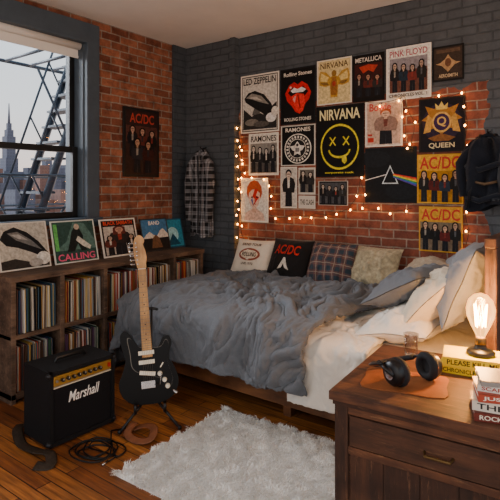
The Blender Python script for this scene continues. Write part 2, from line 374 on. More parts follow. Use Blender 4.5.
for br_,t in ((-10,300),(6,320),(20,290),(34,310),(50,300),(64,300),(78,310)): bld(dr(br_),t,12,-6+rr.choice([0,3,6]),rr.choice([cC,cB,cC]))
D=dr(9)
for wd,z in ((24,20),(15,36),(11,62),(7.5,70),(4.5,78)): bld(D,600,wd,z,cA)
b.tube([(D[0]*600,D[1]*600,76),(D[0]*600,D[1]*600,102)],[1.8,.5],cA,8)
b.build('city_skyline')

# ------------------------------------------------------------ posters
def poster(cx0,cx1,z0,z1,items,bg='#101010',border=None,name='band_poster'):
    W=cx1-cx0; H=z1-z0; b=MB(); b.box((0,0,0),(W,H,.0015),M(border or bg,rough=.6,spec=.2))
    it=list(items)
    if border: it=[('r',.035,.025,.965,.975,bg)]+it
    art(b,it,W,H)
    return b.build(name,((cx0+cx1)/2,YB-.016,(z0+z1)/2),(R(90),0,R(random.uniform(-.3,.3))))
Wt='#e6e0d2'
poster(-3.10,-2.635,2.04,2.62,[('r',.05,.04,.95,.96,'#cfcabf'),('p',[(.06,.06),(.94,.06),(.94,.5),(.8,.42),(.6,.3),(.45,.36),(.3,.28),(.08,.42)],'#2a2a2a'),('p',[(.3,.3),(.4,.5),(.5,.42),(.52,.32)],'#5c5a56'),('p',[(.1,.60),(.2,.69),(.38,.72),(.62,.64),(.8,.48),(.9,.3),(.9,.2),(.74,.24),(.5,.36),(.28,.46),(.13,.54)],'#1b1b1b'),('p',[(.14,.61),(.3,.68),(.55,.62),(.75,.46),(.5,.52),(.3,.58)],'#8a867d'),('p',[(.2,.61),(.4,.62),(.6,.53),(.4,.57)],'#c0bbb0'),('e',.80,.24,.13,.08,'#e8e4da'),('e',.9,.34,.09,.08,'#dcd7cb'),('e',.3,.18,.18,.06,'#77736b'),('e',.55,.14,.2,.05,'#55524d'),('t','LED ZEPPELIN',.08,.83,.92,.94,'#151515')],border=Wt)
poster(-2.62,-2.238,2.09,2.62,[('t','Rolling Stones',.1,.84,.9,.93,Wt),('p',[(.14,.56),(.26,.70),(.40,.75),(.5,.70),(.62,.75),(.78,.68),(.88,.54),(.82,.42),(.70,.34),(.66,.24),(.56,.18),(.44,.22),(.34,.32),(.2,.42)],'#c8201f'),('p',[(.22,.57),(.36,.66),(.5,.62),(.66,.66),(.80,.56),(.66,.46),(.36,.46)],'#1a0505'),('p',[(.30,.60),(.40,.65),(.5,.62),(.62,.65),(.74,.60),(.66,.56),(.36,.56)],'#f0ece4'),('p',[(.32,.50),(.48,.55),(.68,.52),(.72,.36),(.64,.22),(.54,.19),(.44,.28),(.38,.36)],'#e8302a'),('p',[(.49,.52),(.53,.52),(.59,.28),(.56,.27)],'#8a1512'),('p',[(.36,.44),(.42,.50),(.46,.5),(.42,.38)],'#f2a09a'),('e',.3,.66,.03,.02,'#f2d0c8'),('t','ROLLING STONES',.12,.06,.88,.12,Wt)],bg='#0b0b0c',border='#1c1c1e')
poster(-2.223,-1.88,2.24,2.645,[('t','NIRVANA',.1,.8,.9,.93,'#5a4420'),('p',[(.5,.66),(.6,.6),(.72,.72),(.9,.76),(.95,.6),(.92,.44),(.75,.40),(.62,.42),(.60,.15),(.40,.15),(.38,.42),(.25,.40),(.08,.44),(.05,.6),(.1,.76),(.28,.72),(.4,.6)],'#b98f38'),('e',.5,.68,.07,.07,'#8e6a2c'),('p',[(.42,.2),(.58,.2),(.6,.4),(.56,.6),(.44,.6),(.40,.4)],'#94632c'),('e',.5,.45,.05,.06,'#a33a26'),('p',[(.12,.72),(.35,.60),(.3,.5),(.10,.54)],'#e3c67c'),('p',[(.88,.72),(.65,.60),(.7,.5),(.9,.54)],'#e3c67c'),('p',[(.1,.5),(.3,.5),(.36,.44),(.2,.43)],'#80602c'),('p',[(.9,.5),(.7,.5),(.64,.44),(.8,.43)],'#80602c')],bg='#d6c48e',border=Wt)
poster(-1.87,-1.585,2.235,2.636,[('t','METALLICA',.08,.84,.92,.94,'#d8d0c4'),('r',.06,.08,.94,.80,'#3a1713'),('p',[(.06,.08),(.94,.08),(.94,.3),(.6,.42),(.4,.36),(.06,.3)],'#1a1210'),('p',[(.2,.74),(.5,.78),(.8,.74),(.66,.6),(.5,.66),(.34,.6)],'#b03a2a')]+band(3,.1,.5,['#20191a','#5a2620','#2c2826'],skin='#a8806a'),bg='#110f0e')
poster(-1.569,-1.20,2.215,2.648,[('t','PINK FLOYD',.08,.82,.92,.94,'#a8505f'),('r',.08,.14,.92,.79,'#6a4438'),('p',[(.08,.5),(.92,.58),(.92,.79),(.08,.79)],'#8f8a90')]+band(4,.15,.56,['#1c1a1e','#22303e','#6a2c26','#26221f'],x0=.1,x1=.9)+[('t','CHRONICLES VOL. 1',.08,.05,.92,.11,'#3b3b3b')],bg='#e4dfd4',border='#f0ebe0')
poster(-1.19,-.955,2.325,2.60,[('r',.06,.06,.94,.94,'#3b2f26'),('p',[(.1,.5),(.25,.52),(.4,.62),(.5,.75),(.6,.62),(.75,.52),(.9,.5),(.7,.44),(.5,.25),(.3,.44)],'#b08d62'),('e',.5,.52,.1,.12,'#6a4630'),('r',.12,.8,.88,.9,'#5a4636'),('t','AEROSMITH',.2,.1,.8,.2,'#c8b08a')],bg='#1b1714',border='#121212')
poster(-3.0,-2.64,1.615,2.03,[('t','RAMONES',.08,.80,.92,.94,'#151515'),('r',.06,.06,.94,.76,'#8a8781'),('r',.06,.06,.94,.3,'#56534f')]+band(4,.07,.64,['#1b1b1c','#262628','#161617','#222224'],skin='#c9c2b8',hair='#151515',shirts=('#c9c4ba','#8a8782')),bg='#dcd7cb',border=Wt)
poster(-2.615,-2.24,1.70,2.08,[('t','RAMONES',.14,.84,.86,.94,Wt),('e',.5,.42,.39,.37,Wt),('e',.5,.42,.36,.345,'#101010')]+[('p',[(.5+.27*math.cos(a),.42+.26*math.sin(a)),(.5+.33*math.cos(a),.42+.32*math.sin(a)),(.5+.33*math.cos(a+.16),.42+.32*math.sin(a+.16)),(.5+.27*math.cos(a+.16),.42+.26*math.sin(a+.16))],'#d8d4ca') for a in [i*.2856 for i in range(22)]]+[('e',.5,.42,.25,.24,Wt),('e',.5,.42,.235,.226,'#1b1b1b'),('p',[(.28,.48),(.42,.50),(.5,.6),(.58,.50),(.72,.48),(.64,.38),(.58,.36),(.60,.25),(.5,.30),(.40,.25),(.42,.36),(.36,.38)],'#d8d4ca'),('p',[(.45,.34),(.55,.34),(.56,.44),(.44,.44)],'#7b7b7b'),('e',.5,.51,.035,.04,'#3b3b3b')],bg='#0c0c0d',border='#cfcabf')
sm=[('t','NIRVANA',.08,.80,.92,.95,'#e8dfa8'),('e',.5,.42,.40,.32,'#dccf2c'),('e',.5,.42,.37,.29,'#0c0c0c')]
for cx in (.36,.64):
    for s in (1,-1): sm.append(('p',[(cx-.07,.50-s*.055),(cx-.05,.50-s*.065),(cx+.07,.50+s*.055),(cx+.05,.50+s*.065)],'#dccf2c'))
mo=[(.5+.23*math.cos(a),.38+.12*math.sin(a)) for a in [math.pi+i*math.pi/14 for i in range(15)]]
mi=[(.5+.20*math.cos(a),.38+.09*math.sin(a)) for a in [2*math.pi-i*math.pi/14 for i in range(15)]]
sm.append(('p',mo+mi,'#dccf2c')); sm.append(('p',[(.55,.28),(.64,.30),(.66,.22),(.61,.18),(.56,.21)],'#dccf2c')); sm.append(('t','corporate rock',.2,.04,.8,.075,'#dccf2c'))
poster(-2.233,-1.765,1.59,2.225,sm,bg='#0b0b0b',border='#121212')
poster(-1.756,-1.43,1.84,2.225,[('r',.06,.06,.94,.94,'#c4a894'),('t','Bowie',.12,.78,.7,.95,'#b8352b')]+person(.56,.05,.75,.62,'#8f7468','#d6b39a','#a5522e','#6c3b33',long=False)+[('r',.08,.1,.24,.2,'#b8352b'),('r',.08,.24,.2,.28,'#b8352b')],bg='#d8c9bb',border='#efe7da')
poster(-1.297,-.945,1.775,2.20,[('e',.5,.54,.42,.36,'#2a1f33'),('p',[(.5,.88),(.66,.80),(.86,.86),(.78,.70),(.94,.60),(.78,.56),(.84,.40),(.66,.44),(.5,.32),(.34,.44),(.16,.40),(.22,.56),(.06,.60),(.22,.70),(.14,.86),(.34,.80)],'#a9742f'),('e',.5,.55,.21,.19,'#dcae5a'),('e',.5,.55,.17,.155,'#3a2148'),('t','Q',.4,.46,.6,.65,'#e0b45a'),('p',[(.1,.35),(.2,.70),(.30,.62),(.26,.38)],'#c99a4a'),('p',[(.9,.35),(.8,.70),(.70,.62),(.74,.38)],'#c99a4a'),('p',[(.38,.78),(.36,.9),(.44,.84),(.5,.93),(.56,.84),(.64,.9),(.62,.78)],'#e8c060'),('p',[(.2,.26),(.5,.34),(.8,.26),(.66,.20),(.34,.20)],'#8a5a2c'),('t','QUEEN',.22,.06,.78,.17,'#e3cfa0')],bg='#121018',border='#241f1c')
poster(-3.10,-2.76,1.15,1.59,[('p',[(.12,.04),(.88,.04),(.82,.2),(.6,.30),(.4,.30),(.18,.2)],'#d9b9a6'),('p',[(.43,.22),(.57,.22),(.58,.4),(.42,.4)],'#cfa892'),('p',[(.30,.60),(.33,.42),(.44,.31),(.56,.31),(.67,.42),(.70,.60),(.62,.74),(.38,.74)],'#e0bda8'),('p',[(.28,.52),(.22,.66),(.24,.80),(.36,.92),(.5,.95),(.64,.92),(.76,.80),(.78,.66),(.72,.52),(.69,.66),(.58,.74),(.42,.74),(.31,.66)],'#b5502a'),('p',[(.52,.76),(.64,.74),(.56,.60),(.68,.57),(.46,.36),(.53,.52),(.43,.57)],'#c72b2b'),('p',[(.46,.36),(.43,.57),(.385,.5)],'#2a4a9a'),('e',.42,.565,.04,.016,'#2a1d18'),('e',.6,.565,.04,.016,'#2a1d18'),('r',.45,.40,.56,.415,'#a04038'),('p',[(.48,.46),(.53,.46),(.505,.54)],'#c49a84')],bg='#e2dcd2',border='#efeae0')
poster(-2.62,-2.435,1.30,1.69,person(.5,.04,.88,.75,'#1d1d1f','#cdb9a6','#222222','#e0dbd0',long=False),bg='#c9c4ba',border=Wt)
poster(-2.42,-2.24,1.43,1.68,[('r',.08,.08,.92,.92,'#6a665f')]+band(2,.08,.8,['#191919','#2c2a28'],skin='#c4b8a8'),bg='#d2cdc2')
poster(-2.42,-2.24,1.30,1.42,[('t','THE CLASH',.1,.3,.9,.7,'#151515')],bg='#d2cdc2')
poster(-2.21,-1.915,1.335,1.555,[('r',.06,.08,.94,.92,'#4b4d52')]+band(4,.08,.78,['#17181b','#26262a','#1b1b1d','#30302e'],skin='#b5a89a'),bg='#1b1b1d',border='#b8b2a8')
pr=[('e',.2,.8,.3,.16,'#161b20'),('e',.7,.2,.3,.14,'#151a1f'),('p',[(.34,.34),(.5,.68),(.66,.34)],'#c5d3da'),('p',[(.37,.36),(.5,.635),(.63,.36)],'#101418'),('p',[(.0,.40),(.0,.412),(.44,.52),(.44,.505)],'#e8e8e8')]
for i,c in enumerate(('#c8302c','#dd7a2c','#e0d03a','#3c9a4a','#2f62b0','#5b3a8e')):
    pr.append(('p',[(.56,.525-.012*i),(.56,.513-.012*i),(1.0,.42-.026*i),(1.0,.446-.026*i)],c))
poster(-1.756,-1.315,1.37,1.83,pr,bg='#0f1317',border='#181c20')
def acdc(x0,x1,z0,z1,bg,f1,mid):
    poster(x0,x1,z0,z1,[('r',.03,.03,.97,.66,mid),('t','AC/DC',.06,.70,.94,.95,'#c4271d')]+band(4,.03,.64,f1,skin='#c9a184',hair='#2a1c14',x0=.04,x1=.96),bg=bg,border=bg)
acdc(-1.311,-.96,1.37,1.758,'#dba42c',('#1b1b1b','#5a1d1a','#23303e','#1b1b1b'),'#b97f20')
acdc(-1.297,-.965,.99,1.345,'#d39d30',('#1b1b1b','#141414','#5a1d1a','#1b1b1b'),'#7a6a56')
b=MB(); b.box((0,0,0),(.46,.68,.02),M('#151414',rough=.35)); art(b,[('r',.06,.04,.94,.96,'#33221f'),('r',.06,.5,.94,.74,'#54332c'),('t','AC/DC',.16,.78,.84,.92,'#a93a2c')]+band(3,.3,.44,['#17191f','#5b2a22','#1c1a1a'],skin='#b58f7a',x0=.1,x1=.9)+band(2,.06,.5,['#26262c','#3a1d1a'],skin='#b0896e',x0=.2,x1=.8),.46,.68,z0=.011,rough=.35)
b.build('framed_poster',(XL+.012,3.365,1.94),(R(90),0,R(90)),bevel=.003)

# ------------------------------------------------------------ string lights
b=MB(); mw=M('#3a2c1c',rough=.6); mbulb=M('#ffa540',em=45)
def strand(pts,sag=.03,step=.105):
    P=[]
    for a,c in zip(pts[:-1],pts[1:]):
        a=Vector(a); c=Vector(c); n=max(2,int((c-a).length/.03))
        for i in range(n):
            t=i/n; p=a.lerp(c,t); p.z-=sag*4*t*(1-t)*(1 if abs(c.x-a.x)>.1 else 0); p.x+=.012*math.sin(p.z*23); P.append(p)
    P.append(Vector(pts[-1])); b.tube(P,.0022,mw,5)
    acc=0
    for p,q in zip(P[:-1],P[1:]):
        acc+=(q-p).length
        if acc>step:
            acc=0; o=Vector((random.uniform(-.018,.018),-.006,random.uniform(-.03,.018))); b.ball(q+o,.0068,mbulb,6,sc=(1,1,1.4)); b.tube([q,q+o],.0025,mw,4)
yy=YB-.034
strand([(-3.12,yy,2.2),(-3.12,yy,1.0),(-3.02,yy,.72)])
strand([(-3.06,YB-.045,2.04),(-3.08,YB-.045,1.1),(-2.95,yy,.78)],step=.14)
strand([(-3.12,yy,2.02),(-3.03,yy,1.61),(-2.74,yy,1.60),(-2.72,yy,1.22),(-2.45,yy,1.26),(-2.22,yy,1.26),(-1.9,yy,1.31),(-1.78,yy,1.57),(-1.76,yy,1.33),(-1.34,yy,1.33)],step=.12)
strand([(-1.43,yy,2.2),(-1.40,yy,1.85),(-1.34,yy,1.8)])
strand([(-1.30,yy,2.22),(-.95,yy,2.23),(-.93,yy,1.8),(-.93,yy,1.0)],step=.14)
strand([(-1.76,yy,2.23),(-1.42,yy,2.24),(-1.34,yy,2.05),(-1.34,yy,1.8)],step=.13)
b.build('string_lights')

# ------------------------------------------------------------ shelf + records
wsh=wood_mat('shelf_wood','#423226','#7e634e',stretch=(12,1.5,12),rough=.75,wear='#a08670')
SX0,SX1=-3.83,-3.35; sy0,sy1=1.78,3.74; H=.88
b=MB(); n=5; cw=(sy1-sy0)/n; T=.035
b.b2((SX0,sy0-.01,H-.04),(SX1+.01,sy1+.01,H),wsh); b.b2((SX0,sy0,.03),(SX1,sy1,.07),wsh); b.b2((SX0,sy0,.44),(SX1-.005,sy1,.47),wsh)
for i in range(n+1): yc=sy0+cw*i; yc=min(max(yc,sy0+T/2),sy1-T/2); b.b2((SX0,yc-T/2,0),(SX1,yc+T/2,H-.04),wsh)
b.b2((SX0,sy0,0),(SX0+.015,sy1,H-.02),wsh)
b.build('record_shelf',bevel=.003)
b=MB(); pal=['#d8d2c4','#1a1a1c','#7d2a22','#2c4a68','#c9b27a','#3d3d40','#a8a29a','#e4e0d8','#8a5a34','#3e5c48','#b5472e','#15151a','#6a4a6a','#4a6f86','#c2bdb2','#262020','#d0a04a','#5a4030','#8a8478']
pm=[M(c,rough=.55) for c in pal]; rr=random.Random(5)
for i in range(n):
    for z in (.0703,.4703):
        y=sy0+cw*i+T/2+.006; ye=sy0+cw*(i+1)-T/2-.012
        yfin=ye-rr.choice([0,0,.02,.05]); lean=0
        while y<yfin:
            if rr.random()<.12: lean=rr.uniform(-.012,.004)
            t=rr.choice([.0035,.004,.005,.006,.008]); h=.312+rr.uniform(-.012,.004); dx=rr.uniform(-.014,.010)
            sh=lean+rr.uniform(-.001,.001) if y>sy0+cw*i+T/2+.02 else 0; x1=SX1-.03+dx; x0=x1-.31
            vs=[(x0,y,z),(x1,y,z),(x1,y+t*.85,z),(x0,y+t*.85,z)]+[(x0,y+sh,z+h),(x1,y+sh,z+h),(x1,y+t*.85+sh,z+h),(x0,y+t*.85+sh,z+h)]
            b.add(vs,[(3,2,1,0),(4,5,6,7),(0,1,5,4),(1,2,6,5),(2,3,7,6),(3,0,4,7)],rr.choice(pm)); y+=t+.0008
b.build('vinyl_record_collection')
def sleeve(y,s,items,bg,x=-3.62,tilt=14,h=None):
    h=h or s; b=MB(); b.box((0,0,0),(s,h,.006),M(bg,rough=.4)); art(b,items,s,h,z0=.0035,rough=.45)
    a=R(90-tilt); zc=H+.002+h/2*math.sin(a)+.003*math.cos(a)
    b.build('record_sleeve',(x,y,zc),(a,0,R(90)))
sleeve(2.02,.40,[('r',.03,.03,.97,.97,'#b9b1a2'),('p',[(.03,.03),(.97,.03),(.97,.32),(.75,.22),(.6,.14),(.3,.24),(.03,.2)],'#2f2a26'),('p',[(.05,.66),(.14,.82),(.34,.90),(.58,.78),(.8,.56),(.97,.30),(.82,.24),(.6,.36),(.38,.46),(.16,.52)],'#17181a'),('p',[(.2,.78),(.4,.80),(.66,.60),(.85,.38),(.6,.50),(.36,.62)],'#6c6a66'),('p',[(.25,.75),(.42,.74),(.6,.6),(.4,.65)],'#a39f98'),('e',.86,.2,.14,.14,'#dcd6ca'),('e',.7,.12,.14,.09,'#a8a196')],'#d6cfc2',h=.36)
sleeve(2.46,.41,[('r',.03,.03,.97,.97,'#2f4a44'),('p',[(.03,.3),(.3,.5),(.5,.95),(.75,.92),(.97,.5),(.97,.3)],'#54736a'),('p',[(.30,.26),(.38,.5),(.44,.72),(.52,.84),(.62,.82),(.70,.62),(.68,.44),(.76,.26),(.62,.26),(.56,.44),(.46,.26)],'#1a201f'),('e',.57,.84,.06,.07,'#b8a592'),('p',[(.58,.62),(.86,.36),(.82,.28),(.68,.36),(.52,.52)],'#c5c2b4'),('t','CALLING',.08,.06,.92,.22,'#e0567e'),('p',[(.05,.3),(.13,.3),(.13,.92),(.05,.92)],'#5fae5a')],'#cfd2c8',h=.35)
sleeve(2.92,.40,[('r',.04,.04,.96,.96,'#201817'),('t','BLACK SABBATH',.1,.84,.9,.94,'#d8452f'),('r',.08,.06,.92,.80,'#b9b0a4')]+person(.5,.06,.74,.6,'#2a2322','#b58a76','#5c2a24','#8a3428')+person(.22,.06,.5,.3,'#5c2a24')+person(.8,.06,.5,.3,'#1c1a1a'),'#d8d2c6',h=.34)
sleeve(3.35,.35,[('r',.04,.4,.96,.96,'#3c6f98'),('r',.04,.04,.96,.4,'#1b1a1c'),('p',[(.04,.4),(.16,.52),(.3,.6),(.42,.5),(.55,.46),(.68,.62),(.8,.68),(.96,.5),(.96,.4)],'#cfc8bb'),('p',[(.3,.1),(.7,.1),(.62,.4),(.5,.5),(.38,.4)],'#6a4a34'),('t','BAND',.3,.8,.7,.92,'#e8e2d6')],'#24262a',h=.32)
sleeve(3.64,.30,[('r',.05,.05,.95,.95,'#2f86a0'),('e',.5,.45,.26,.26,'#9fd0d6'),('p',[(.2,.1),(.8,.1),(.5,.5)],'#184a62')],'#1d4f68',x=-3.68,h=.30)

# ------------------------------------------------------------ bed
bx0,bx1=-3.07,-.54; by0,by1=2.70,4.0
wbed=wood_mat('bed_wood','#5f3a22','#915d36',stretch=(1.5,14,14),rough=.5)
wbv=wood_mat('headboard_wood','#3f2616','#654026',stretch=(14,1.5,14),rough=.6)
bed=empty('bed',(-1.7,3.35,0))
b=MB()
b.b2((bx0,by0,.10),(bx1,by0+.035,.27),wbed); b.b2((bx0,by1-.035,.10),(bx1,by1,.27),wbed); b.b2((bx0,by0,.10),(bx0+.035,by1,.27),wbed); b.b2((bx1-.035,by0,.10),(bx1,by1,.27),wbed)
b.b2((bx0,by0,.24),(bx1,by1,.27),wbed)
for x in (bx0+.15,bx1-.12,-1.75):
    for y in (by0+.10,by1-.1): b.b2((x-.03,y-.03,0),(x+.03,y+.03,.24),wbed)
child(b,'frame',bed,bevel=.004)
b=MB(); b.b2((bx1+.015,2.66,0),(bx1+.05,by1+.02,1.22),wbv); b.b2((bx1+.005,2.65,1.2),(bx1+.06,by1+.03,1.25),wbv); b.b2((bx1+.005,2.66,.0),(bx1+.06,2.72,1.2),wbv); child(b,'headboard',bed,bevel=.006)
b=MB(); b.b2((bx0+.04,by0+.03,.27),(bx1,by1-.03,.555),M('#dcd6cb',rough=.9,var=.05)); child(b,'mattress',bed,bevel=.04)

def nz(x,y,z=0): return noise.noise(Vector((x,y,z)))
def crease(x,y,z,w=.3):
    v=1-min(1,abs(nz(x,y,z))/w); return v*v*(3-2*v)
def sstep(v): v=max(0,min(1,v)); return v*v*(3-2*v)
def drape(x0,x1,y0,y1,zt,dropx,dropy,r,hem,amp,seed,foot=True,lumps=.02,cre=1.0,skew=0,puff=0):
    def arc(d):
        q=r*math.pi/2
        if d<q: return r*math.sin(d/r), r*(1-math.cos(d/r))
        return r+.10*(d-q), r+(d-q)
    def fn(s,t):
        bb=-dropy+t*(y1-y0+dropy); xe=x1+skew*max(0,bb)+.03*nz(bb*3,seed)
        a=-dropx+s*(xe-x0+dropx) if foot else s*(xe-x0)
        da=max(0,-a); db=max(0,-bb)
        d=math.hypot(da,db); x=x0+max(a,0); y=y0+max(bb,0); z=zt
        wx=nz(a*1.6,bb*1.6,seed)+.4*nz(a*4,bb*4,seed+20); wy=nz(a*1.6+7,bb*1.6,seed+1)+.4*nz(a*4,bb*4,seed+21)
        p,q=a+.30*wx,bb+.30*wy
        wr=.026*crease(p*2.2+q*1.1,q*1.3-p*.4,seed,.35)+.021*crease(p*4.6-q*2.2,q*3.0+p*1.6,seed+5,.30)+.013*crease(p*9+q*3,q*7,seed+9,.30)+.007*crease(p*18,q*15+p*4,seed+13,.33)+.003*crease(p*36,q*33,seed+17,.35)
        wr*=cre
        m=nz(a*1.1,bb*1.1,seed+30); wr*=.75+.8*sstep(.5+m)
        if d>0:
            o,dn=arc(d); ux,uy=-da/d,-db/d
            fold=amp*min(1,dn/.2)*(math.sin((a if db>da else bb)*15+3.5*nz(a*2,bb*2,seed+2))+.7*nz(a*7,bb*7,seed+3)) 
            o+=fold+amp*.8*min(1,dn/.15)
            o+=wr*.9*min(1,d/.05)
            x+=ux*o; y+=uy*o; z-=dn
            z=max(z,hem+.02*nz(a*4,bb*4,seed+7)+.0001*d)
        ed=.4+.6*sstep(min(a if foot else 9,bb)/.2) if d==0 else .4
        z+=(wr+lumps*1.6*nz(a*2.1,bb*2.3,seed+11)-.012)*ed
        z+=puff*sstep((xe-x0-a)/.12)*sstep(bb/.25)
        return (x,y,z)
    return fn
m_duv=cloth_mat('duvet_linen','#676b70',var=.16,bump=.5)
m_white=cloth_mat('white_linen','#e8e1d5',var=.05,bump=.3)
b=MB(); b.grid(120,110,drape(-1.85,bx1-.01,by0-.005,by1-.02,.565,0,.36,.05,.28,.012,31,foot=False,lumps=.004,cre=.4),m_white); b.build('bed_sheet',solid=.006)
b=MB(); b.grid(120,140,drape(-1.60,-1.12,by0-.018,by1-.1,.595,0,.42,.07,.2,.012,47,foot=False,lumps=.004,cre=.6),m_white); b.build('blanket',solid=.022)
b=MB(); b.grid(350,250,drape(bx0+.02,-1.46,by0-.034,by1-.06,.655,.60,.43,.11,.04,.024,3,skew=.12,puff=.015),m_duv); b.build('duvet',solid=.03)

def pillow(name,w,h,t,mat,loc,rot,seed=0,items=None,n=64,wr=.018):
    def prof(x,y):
        u=min(1,abs(x)/(w/2)); v=min(1,abs(y)/(h/2))
        return t/2*(max(0,1-u**2.4)**.6)*(max(0,1-v**2.4)**.6)
    def side(sg):
        def fn(a,c):
            u=-1+2*a; v=-1+2*c; u=math.copysign(abs(u)**.85,u); v=math.copysign(abs(v)**.85,v)
            x=w/2*u; y=h/2*v; z=prof(x,y)
            e=(1-abs(u)**6)*(1-abs(v)**6)
            z+=e*wr*(1.0*crease(x*4+.5*y,y*4,seed,.35)+.8*crease(x*9,y*8-x*3,seed+3,.32)+.4*crease(x*18,y*18,seed+6,.35)-.5)
            bend=-.25*x*x-.12*y*y+.012*nz(x*5,y*5,seed+12)
            return (x*(1-.06*(1-v*v)),y*(1-.06*(1-u*u)),sg*max(z,.002)+(bend if not items else 0))
        return fn
    if items: wr=0.004
    b=MB(); b.grid(n,n,side(1),mat); b.grid(n,n,side(-1),mat,flip=True)
    if items: art(b,items,w,h,z0=.007,rough=.9,dz=.0015,surf=lambda X,Y:prof(X,Y))
    return b.build(name,loc,tuple(R(a) for a in rot))
cr=cloth_mat('cream_cotton','#ddd3c1',bump=.15); bk=cloth_mat('black_cotton','#1b1a1b',bump=.15)
zt=.675
pillow('throw_pillow',.42,.36,.14,cr,(-2.78,3.80,zt+.165),(62,0,4),1,[('e',.5,.5,.27,.17,'#8d4a3a'),('e',.5,.5,.22,.12,'#d8c8b0'),('t','ROLLING',.32,.44,.68,.56,'#3a2a26'),('t','BAND TOUR',.25,.74,.75,.82,'#3a2a26'),('t','LIVE 1972',.35,.22,.65,.28,'#3a2a26')])
pillow('throw_pillow',.43,.38,.15,bk,(-2.36,3.78,zt+.18),(64,0,-3),2,[('t','AC/DC',.2,.56,.8,.8,'#b8261d'),('p',[(.36,.2),(.46,.24),(.5,.34),(.54,.24),(.64,.2),(.58,.32),(.52,.48),(.48,.48),(.42,.32)],'#cfc7ba')])
pillow('throw_pillow',.42,.38,.15,plaid_mat('plaid_red','#6e4a44','#2c3a44','#a99a86',freq=13),(-1.95,3.77,zt+.18),(64,0,3),3)
pillow('throw_pillow',.42,.36,.15,cloth_mat('damask','#a89a7c',var=.5,weave=45),(-1.58,3.80,zt+.18),(64,0,-8),4)
g1=cloth_mat('pillow_grey','#6b6f74'); g2=cloth_mat('pillow_lightgrey','#85878a'); st=cloth_mat('ticking','#a3937c',var=.3,weave=60); crm=cloth_mat('pillow_cream','#d8cbb4')
pillow('bed_pillow',.66,.48,.20,crm,(-.68,3.66,.97),(-70,0,92),11)
pillow('bed_pillow',.64,.48,.21,g2,(-.69,3.03,.97),(-68,0,88),21)
pillow('bed_pillow',.64,.48,.20,g2,(-.87,3.62,.92),(-54,0,98),6)
pillow('bed_pillow',.60,.46,.20,crm,(-.86,3.08,.86),(-48,0,84),12)
pillow('bed_pillow',.66,.46,.18,m_white,(-1.02,3.06,.69),(-10,0,82),7)
pillow('bed_pillow',.58,.44,.19,st,(-1.15,3.60,.85),(-38,4,108),5)
pillow('bed_pillow',.66,.46,.19,g1,(-1.05,3.22,.87),(-28,3,72),8)

# ------------------------------------------------------------ rug
b=MB(); RW,RH=1.75,.94; mr=M('#fffdf8',rough=.95,spec=.1); mr2=M('#f6f0e6',rough=.95,spec=.1)
b.box((0,0,.008),(RW-.03,RH-.03,.016),mr)
rr=random.Random(9)
for k in range(62000):
    x=rr.uniform(-RW/2,RW/2); y=rr.uniform(-RH/2,RH/2)
    cl=nz(x*14,y*14,2)*5; a=cl+rr.uniform(-1,1); L=rr.uniform(.022,.042); dx,dy=math.cos(a),math.sin(a); h=L*rr.uniform(.3,.75); q=L*.85; wd=.0022
    px,py=-dy*wd,dx*wd
    b.add([(x-px,y-py,.012),(x+px,y+py,.012),(x+dx*q*.4+px,y+dy*q*.4+py,.012+h*.7),(x+dx*q*.4-px,y+dy*q*.4-py,.012+h*.7),(x+dx*q,y+dy*q,.012+h*.8)],[(0,1,2,3),(3,2,4)],mr if k%3 else mr2)
b.build('shag_rug',(-1.25,2.15,0),(0,0,R(1.5)))

# ------------------------------------------------------------ amplifier
tolex=M('#141416',rough=.75,var=.3,scale=300,bump=.5,spec=.25); gold=M('#b98a3a',rough=.35,metal=.7)
b=MB(); aw,ad,ah=.44,.29,.44
b.b2((-ad/2,-aw/2,.012),(ad/2-.02,aw/2,ah),tolex)
for y0,y1,z0,z1 in ((-aw/2,-aw/2+.022,.012,ah),(aw/2-.022,aw/2,.012,ah),(-aw/2,aw/2,.012,.036),(-aw/2,aw/2,ah-.022,ah)): b.b2((ad/2-.02,y0,z0),(ad/2+.004,y1,z1),tolex)
b.b2((ad/2-.02,-aw/2+.022,.036),(ad/2-.008,aw/2-.022,ah-.10),M('#18171a',rough=.9,var=.4,scale=400,bump=.6,spec=.2))
b.b2((ad/2-.02,-aw/2+.022,ah-.10),(ad/2-.002,aw/2-.022,ah-.094),M('#d8cfb8',rough=.5))
b.b2((ad/2-.02,-aw/2+.022,ah-.088),(ad/2-.004,aw/2-.022,ah-.03),gold)
for i in range(8):
    y=-aw/2+.08+i*.036; b.cyl((ad/2-.004,y,ah-.058),(ad/2+.014,y,ah-.058),.011,m_black,12); b.box((ad/2+.015,y,ah-.053),(.002,.003,.01),M('#d8d0c0'))
b.cyl((ad/2-.004,-aw/2+.045,ah-.058),(ad/2+.006,-aw/2+.045,ah-.058),.008,M('#999999',metal=1,rough=.3),10); b.box((ad/2,aw/2-.04,ah-.058),(.012,.016,.024),M('#b0261c',rough=.4))
tv,tf=text_geo('Marshall',.012)
b.add([(ad/2-.003,-.10+x*.20+y*.012,.235+y*.062) for x,y in tv],tf,M('#f0ede6',rough=.4))
b.tube([(0,-.10,ah),(0,-.09,ah+.022),(0,.09,ah+.022),(0,.10,ah)],.012,m_black,8,flat=.6)
for x in (-ad/2+.03,ad/2-.04):
    for y in (-aw/2+.03,aw/2-.03): b.cyl((x,y,0),(x,y,.014),.014,m_black,10)
for y in (-aw/2,aw/2):
    for z in (.03,ah-.02): b.ball((ad/2-.008,y,z),.018,M('#2a2a2c',rough=.3,metal=.5),8)
b.build('guitar_amplifier',(-2.74,1.83,0),(0,0,R(-2)),bevel=.006)

